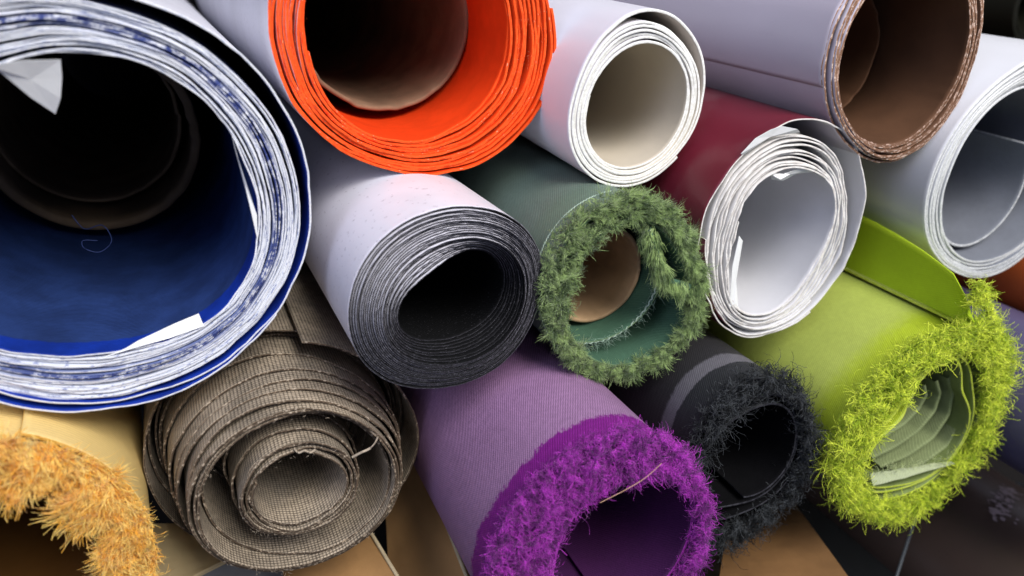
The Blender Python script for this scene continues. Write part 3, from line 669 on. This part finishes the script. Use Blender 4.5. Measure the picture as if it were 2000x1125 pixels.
strands('loose_threads', o, yarn_mat('pale_lime_yarn', (.30, .38, .12), (.55, .62, .30)), pp, dd / np.linalg.norm(dd, axis=1)[:, None], .005, .00028, curl=1.0, tuft=2, splay=.3, seed=21)
# ---- yellow roll
ye_out = cloth('golden_canvas', (.90, .66, .26), .5, .4, weave=3, pitch=.0016, wdark=.12, var=.08)
ye_in = cloth('brown_gold_lining', (.16, .07, .015), .8, .2)
ye_edge = edge_mat('golden_cut_edge', (.60, .33, .05), (.7, .42, .1), 300)
ye_yarn = yarn_mat('golden_yarn', (.90, .42, .020), (1.0, .74, .20), sheen=.3)
o, ro, ri, r = roll('yellow', 'golden yellow canvas roll with a furry orange yellow frayed rim in the corner')
spiral('fabric_sheet', o, (ye_out, ye_edge, ye_edge, ye_in), shrink(ro, .97), ri, 5, .0014,
       lambda f, ph, th: np.where(f > .8, .012, .003) + .001 * noise1(th, 151, .7), phase=math.radians(58), loose=0, rwob=.4, seed=152, outer_frac=.5)
fringe(o, shrink(ro, .965), ri, 3000, (.1, .95), (-.002, .004), ye_yarn, .0072, .00042, .40, -.40, -.35, 153, jit=.10, radf=.4, curl=.4, tuft=16, tspread=.0009, splay=.08, taper=.5, droop=.2, fl=.38, wl=.012, coil=1.6, segs=6)
fringe(o, shrink(ro, .975), shrink(ro, .955), 2200, (0, 1), (.001, .009), ye_yarn, .0062, .00034, .8, .0, -.3, 154, jit=.15, curl=.8, tuft=4, tspread=.0004, splay=.12, taper=.4, fl=.5, wl=.008)

# ---- rolls only partly in view, running out of the frame
def plain_roll(label, c, rad, y0, y1, out_m, in_m, edge_m, turns=4, seed=200):
    o = thing('fabric_roll', label, 'fabric roll', (c[0], y0, c[1]), (0, 1, 0), ROLL_GROUP)
    spiral('fabric_sheet', o, (out_m, edge_m, edge_m, in_m), lambda ph: rad + 0 * ph, lambda ph: rad * .75 + 0 * ph, turns, .0012, lambda f, ph, th: .001 * noise1(th, seed, .6), L=y1 - y0, loose=0, rwob=.3, seed=seed, phase=-1.5)
    return o
def tangent_roll(a_hi, a_lo, dist):
    """centre and radius of a roll seen between two angles of the cross-section"""
    a = math.radians((a_hi + a_lo) / 2); h = math.radians((a_hi - a_lo) / 2)
    return (dist * math.cos(a), dist * math.sin(a)), dist * math.sin(h)
rust = cloth('rust_cloth', (.42, .085, .018), .6, .35, var=.12)
navy = cloth('navy_vinyl', (.085, .075, .15), .38, .5, var=.1)
c, rd = tangent_roll(-17.5, -24.6, .56); plain_roll('rust orange roll just showing under the grey lined roll', c, rd, .13, .85, rust, rust, rust)
c, rd = tangent_roll(-24.4, -34.5, .52); plain_roll('dark lavender blue roll beside the lime frayed rim', c, rd, .13, .85, navy, navy, navy, seed=210)
olive = cloth('shaded_olive_cloth', (.006, .006, .002), .7, .2)  # nearly black base: the darkness around this roll is put into its colour
c, rd = tangent_roll(-1.5, -6.6, .75); plain_roll('olive roll at the upper right, darkened in its colour to imitate shade', c, rd, .45, .95, olive, olive, olive, seed=220)

# ------------------------------------------------------------------ boxes and scrap under the pile
kraft = plain('kraft_board', (.40, .22, .085), .75, .2, .25, 25)
kraft_pale = plain('pale_kraft_edge', (.55, .45, .28), .8, .2, .2, 60)
def W(px, py, depth):
    """point of the photograph at a distance along the line of sight (for measuring, in metres)"""
    q = Vector(RX) * ((px - 1000) / 1389) + Vector(UPV) * (-(py - 562.5) / 1389) + Vector(FW)
    return tuple(q * depth)
def board(name, label, cat, mat, corners, thick, edge=None, group=None, sub=8, wob=.0002, seed=1):
    P = [Vector(c_) for c_ in corners]; n = (P[1] - P[0]).cross(P[3] - P[0]).normalized()
    if n.dot(P[0]) > 0: n = -n
    o = thing(name, label, cat, tuple(P[0]), None, group)
    cs = [tuple(p - P[0]) for p in P]
    slab('panel', o, mat, cs, tuple(n), thick, sub=sub, wob=wob, seed=seed)
    if edge: wire('crushed_edge', o, edge, [tuple(Vector(cs[edge_i]) + n * .0005) for edge_i in (1, 2)], .0010, per=12)
    return o
board('cardboard_flap', 'beige board panel under the left of the brown mesh roll', 'cardboard flap', plain('beige_board', (.66, .52, .29), .7, .2, .12, 20),
      [W(230, 1020, .375), W(490, 1020, .375), W(450, 1090, .355), W(230, 1200, .33)], .003)
board('plastic_sheet', 'pale grey sheet peeking out below the brown mesh roll', 'plastic sheet', plain('pale_grey_plastic', (.45, .45, .46), .4, .4, .1, 20),
      [W(340, 1150, .40), W(450, 1080, .41), W(560, 1080, .41), W(560, 1200, .38)], .002)
board('cardboard_flap', 'brown box flap with a pale edge right below the brown mesh roll', 'cardboard flap', kraft,
      [W(540, 1040, .385), W(712, 1020, .375), W(800, 1165, .34), W(560, 1180, .34)], .003, kraft_pale)
board('cardboard_flap', 'tall brown box flap with a crushed pale edge left of the purple roll', 'cardboard flap', kraft,
      [W(745, 880, .44), W(822, 895, .42), W(925, 1160, .37), W(760, 1200, .39)], .004, kraft_pale)
board('cardboard_box', 'dull olive board seen between the tall flap and the purple roll', 'cardboard box', plain('olive_board', (.10, .085, .05), .8, .2, .2, 30),
      [W(800, 860, .56), W(900, 880, .55), W(1010, 1190, .48), W(850, 1190, .48)], .003)
board('cardboard_flap', 'brown box panel below the black frayed rim', 'cardboard flap', plain('deep_kraft_board', (.22, .115, .045), .75, .2, .3, 25),
      [W(1420, 1010, .47), W(1548, 975, .46), W(1690, 1170, .38), W(1395, 1170, .38)], .004)
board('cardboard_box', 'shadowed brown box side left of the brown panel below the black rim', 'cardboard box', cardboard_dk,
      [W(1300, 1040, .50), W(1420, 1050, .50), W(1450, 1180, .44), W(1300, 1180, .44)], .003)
gloss_bk = plain('glossy_black', (.012, .013, .014), .25, .5, .2, 15, .03)
board('glossy_board', 'glossy black board below the lime frayed rim', 'board', gloss_bk,
      [W(1560, 940, .60), W(2000, 940, .60), W(2000, 1260, .46), W(1560, 1260, .46)], .004)
rod_m = plain('grey_metal', (.06, .07, .08), .35, .5, .1)
o = wire('metal_rod', None, rod_m, [W(1795, 990, .50), W(1772, 1060, .485), W(1740, 1160, .465)], .0011)
o['label'] = 'thin grey metal rod below the lime frayed rim'; o['category'] = 'rod'
br_gl = cloth('dark_brown_vinyl', (.060, .040, .032), .30, .5, var=.15, vscale=20)
scuff = None
c, rd = tangent_roll(-34.9, -47, .62); o = plain_roll('dark brown glossy roll in the lower right corner with a pale scuff', c, rd, .10, .8, br_gl, br_gl, br_gl, seed=230)
# pale scuff on that roll
rr = np.random.default_rng(77); V = []; F = []; SC0, SC1, SY0, SY1 = 84., 112., .108, .094
scm = plain('pale_scuff', (.22, .17, .18), .8)
for i in range(120):
    t = rr.uniform(0, 1); a = math.radians(SC0 + (SC1 - SC0) * t + rr.normal(0, 1.8)); y = SY0 + (SY1 - SY0) * t + rr.normal(0, .0035); R = rd + .0009
    k = len(V); sz = rr.uniform(.0003, .0013)
    for q in range(6):
        an = q * PI / 3; V.append((R * math.cos(a + sz / rd * math.cos(an) * rr.uniform(.6, 1.2)), y + sz * 1.6 * math.sin(an), R * math.sin(a + sz / rd * math.cos(an))))
    F += [(k, k + 1, k + 2, k + 3), (k, k + 3, k + 4, k + 5)]
new_mesh('scuff_mark', V, F, [scm], o)
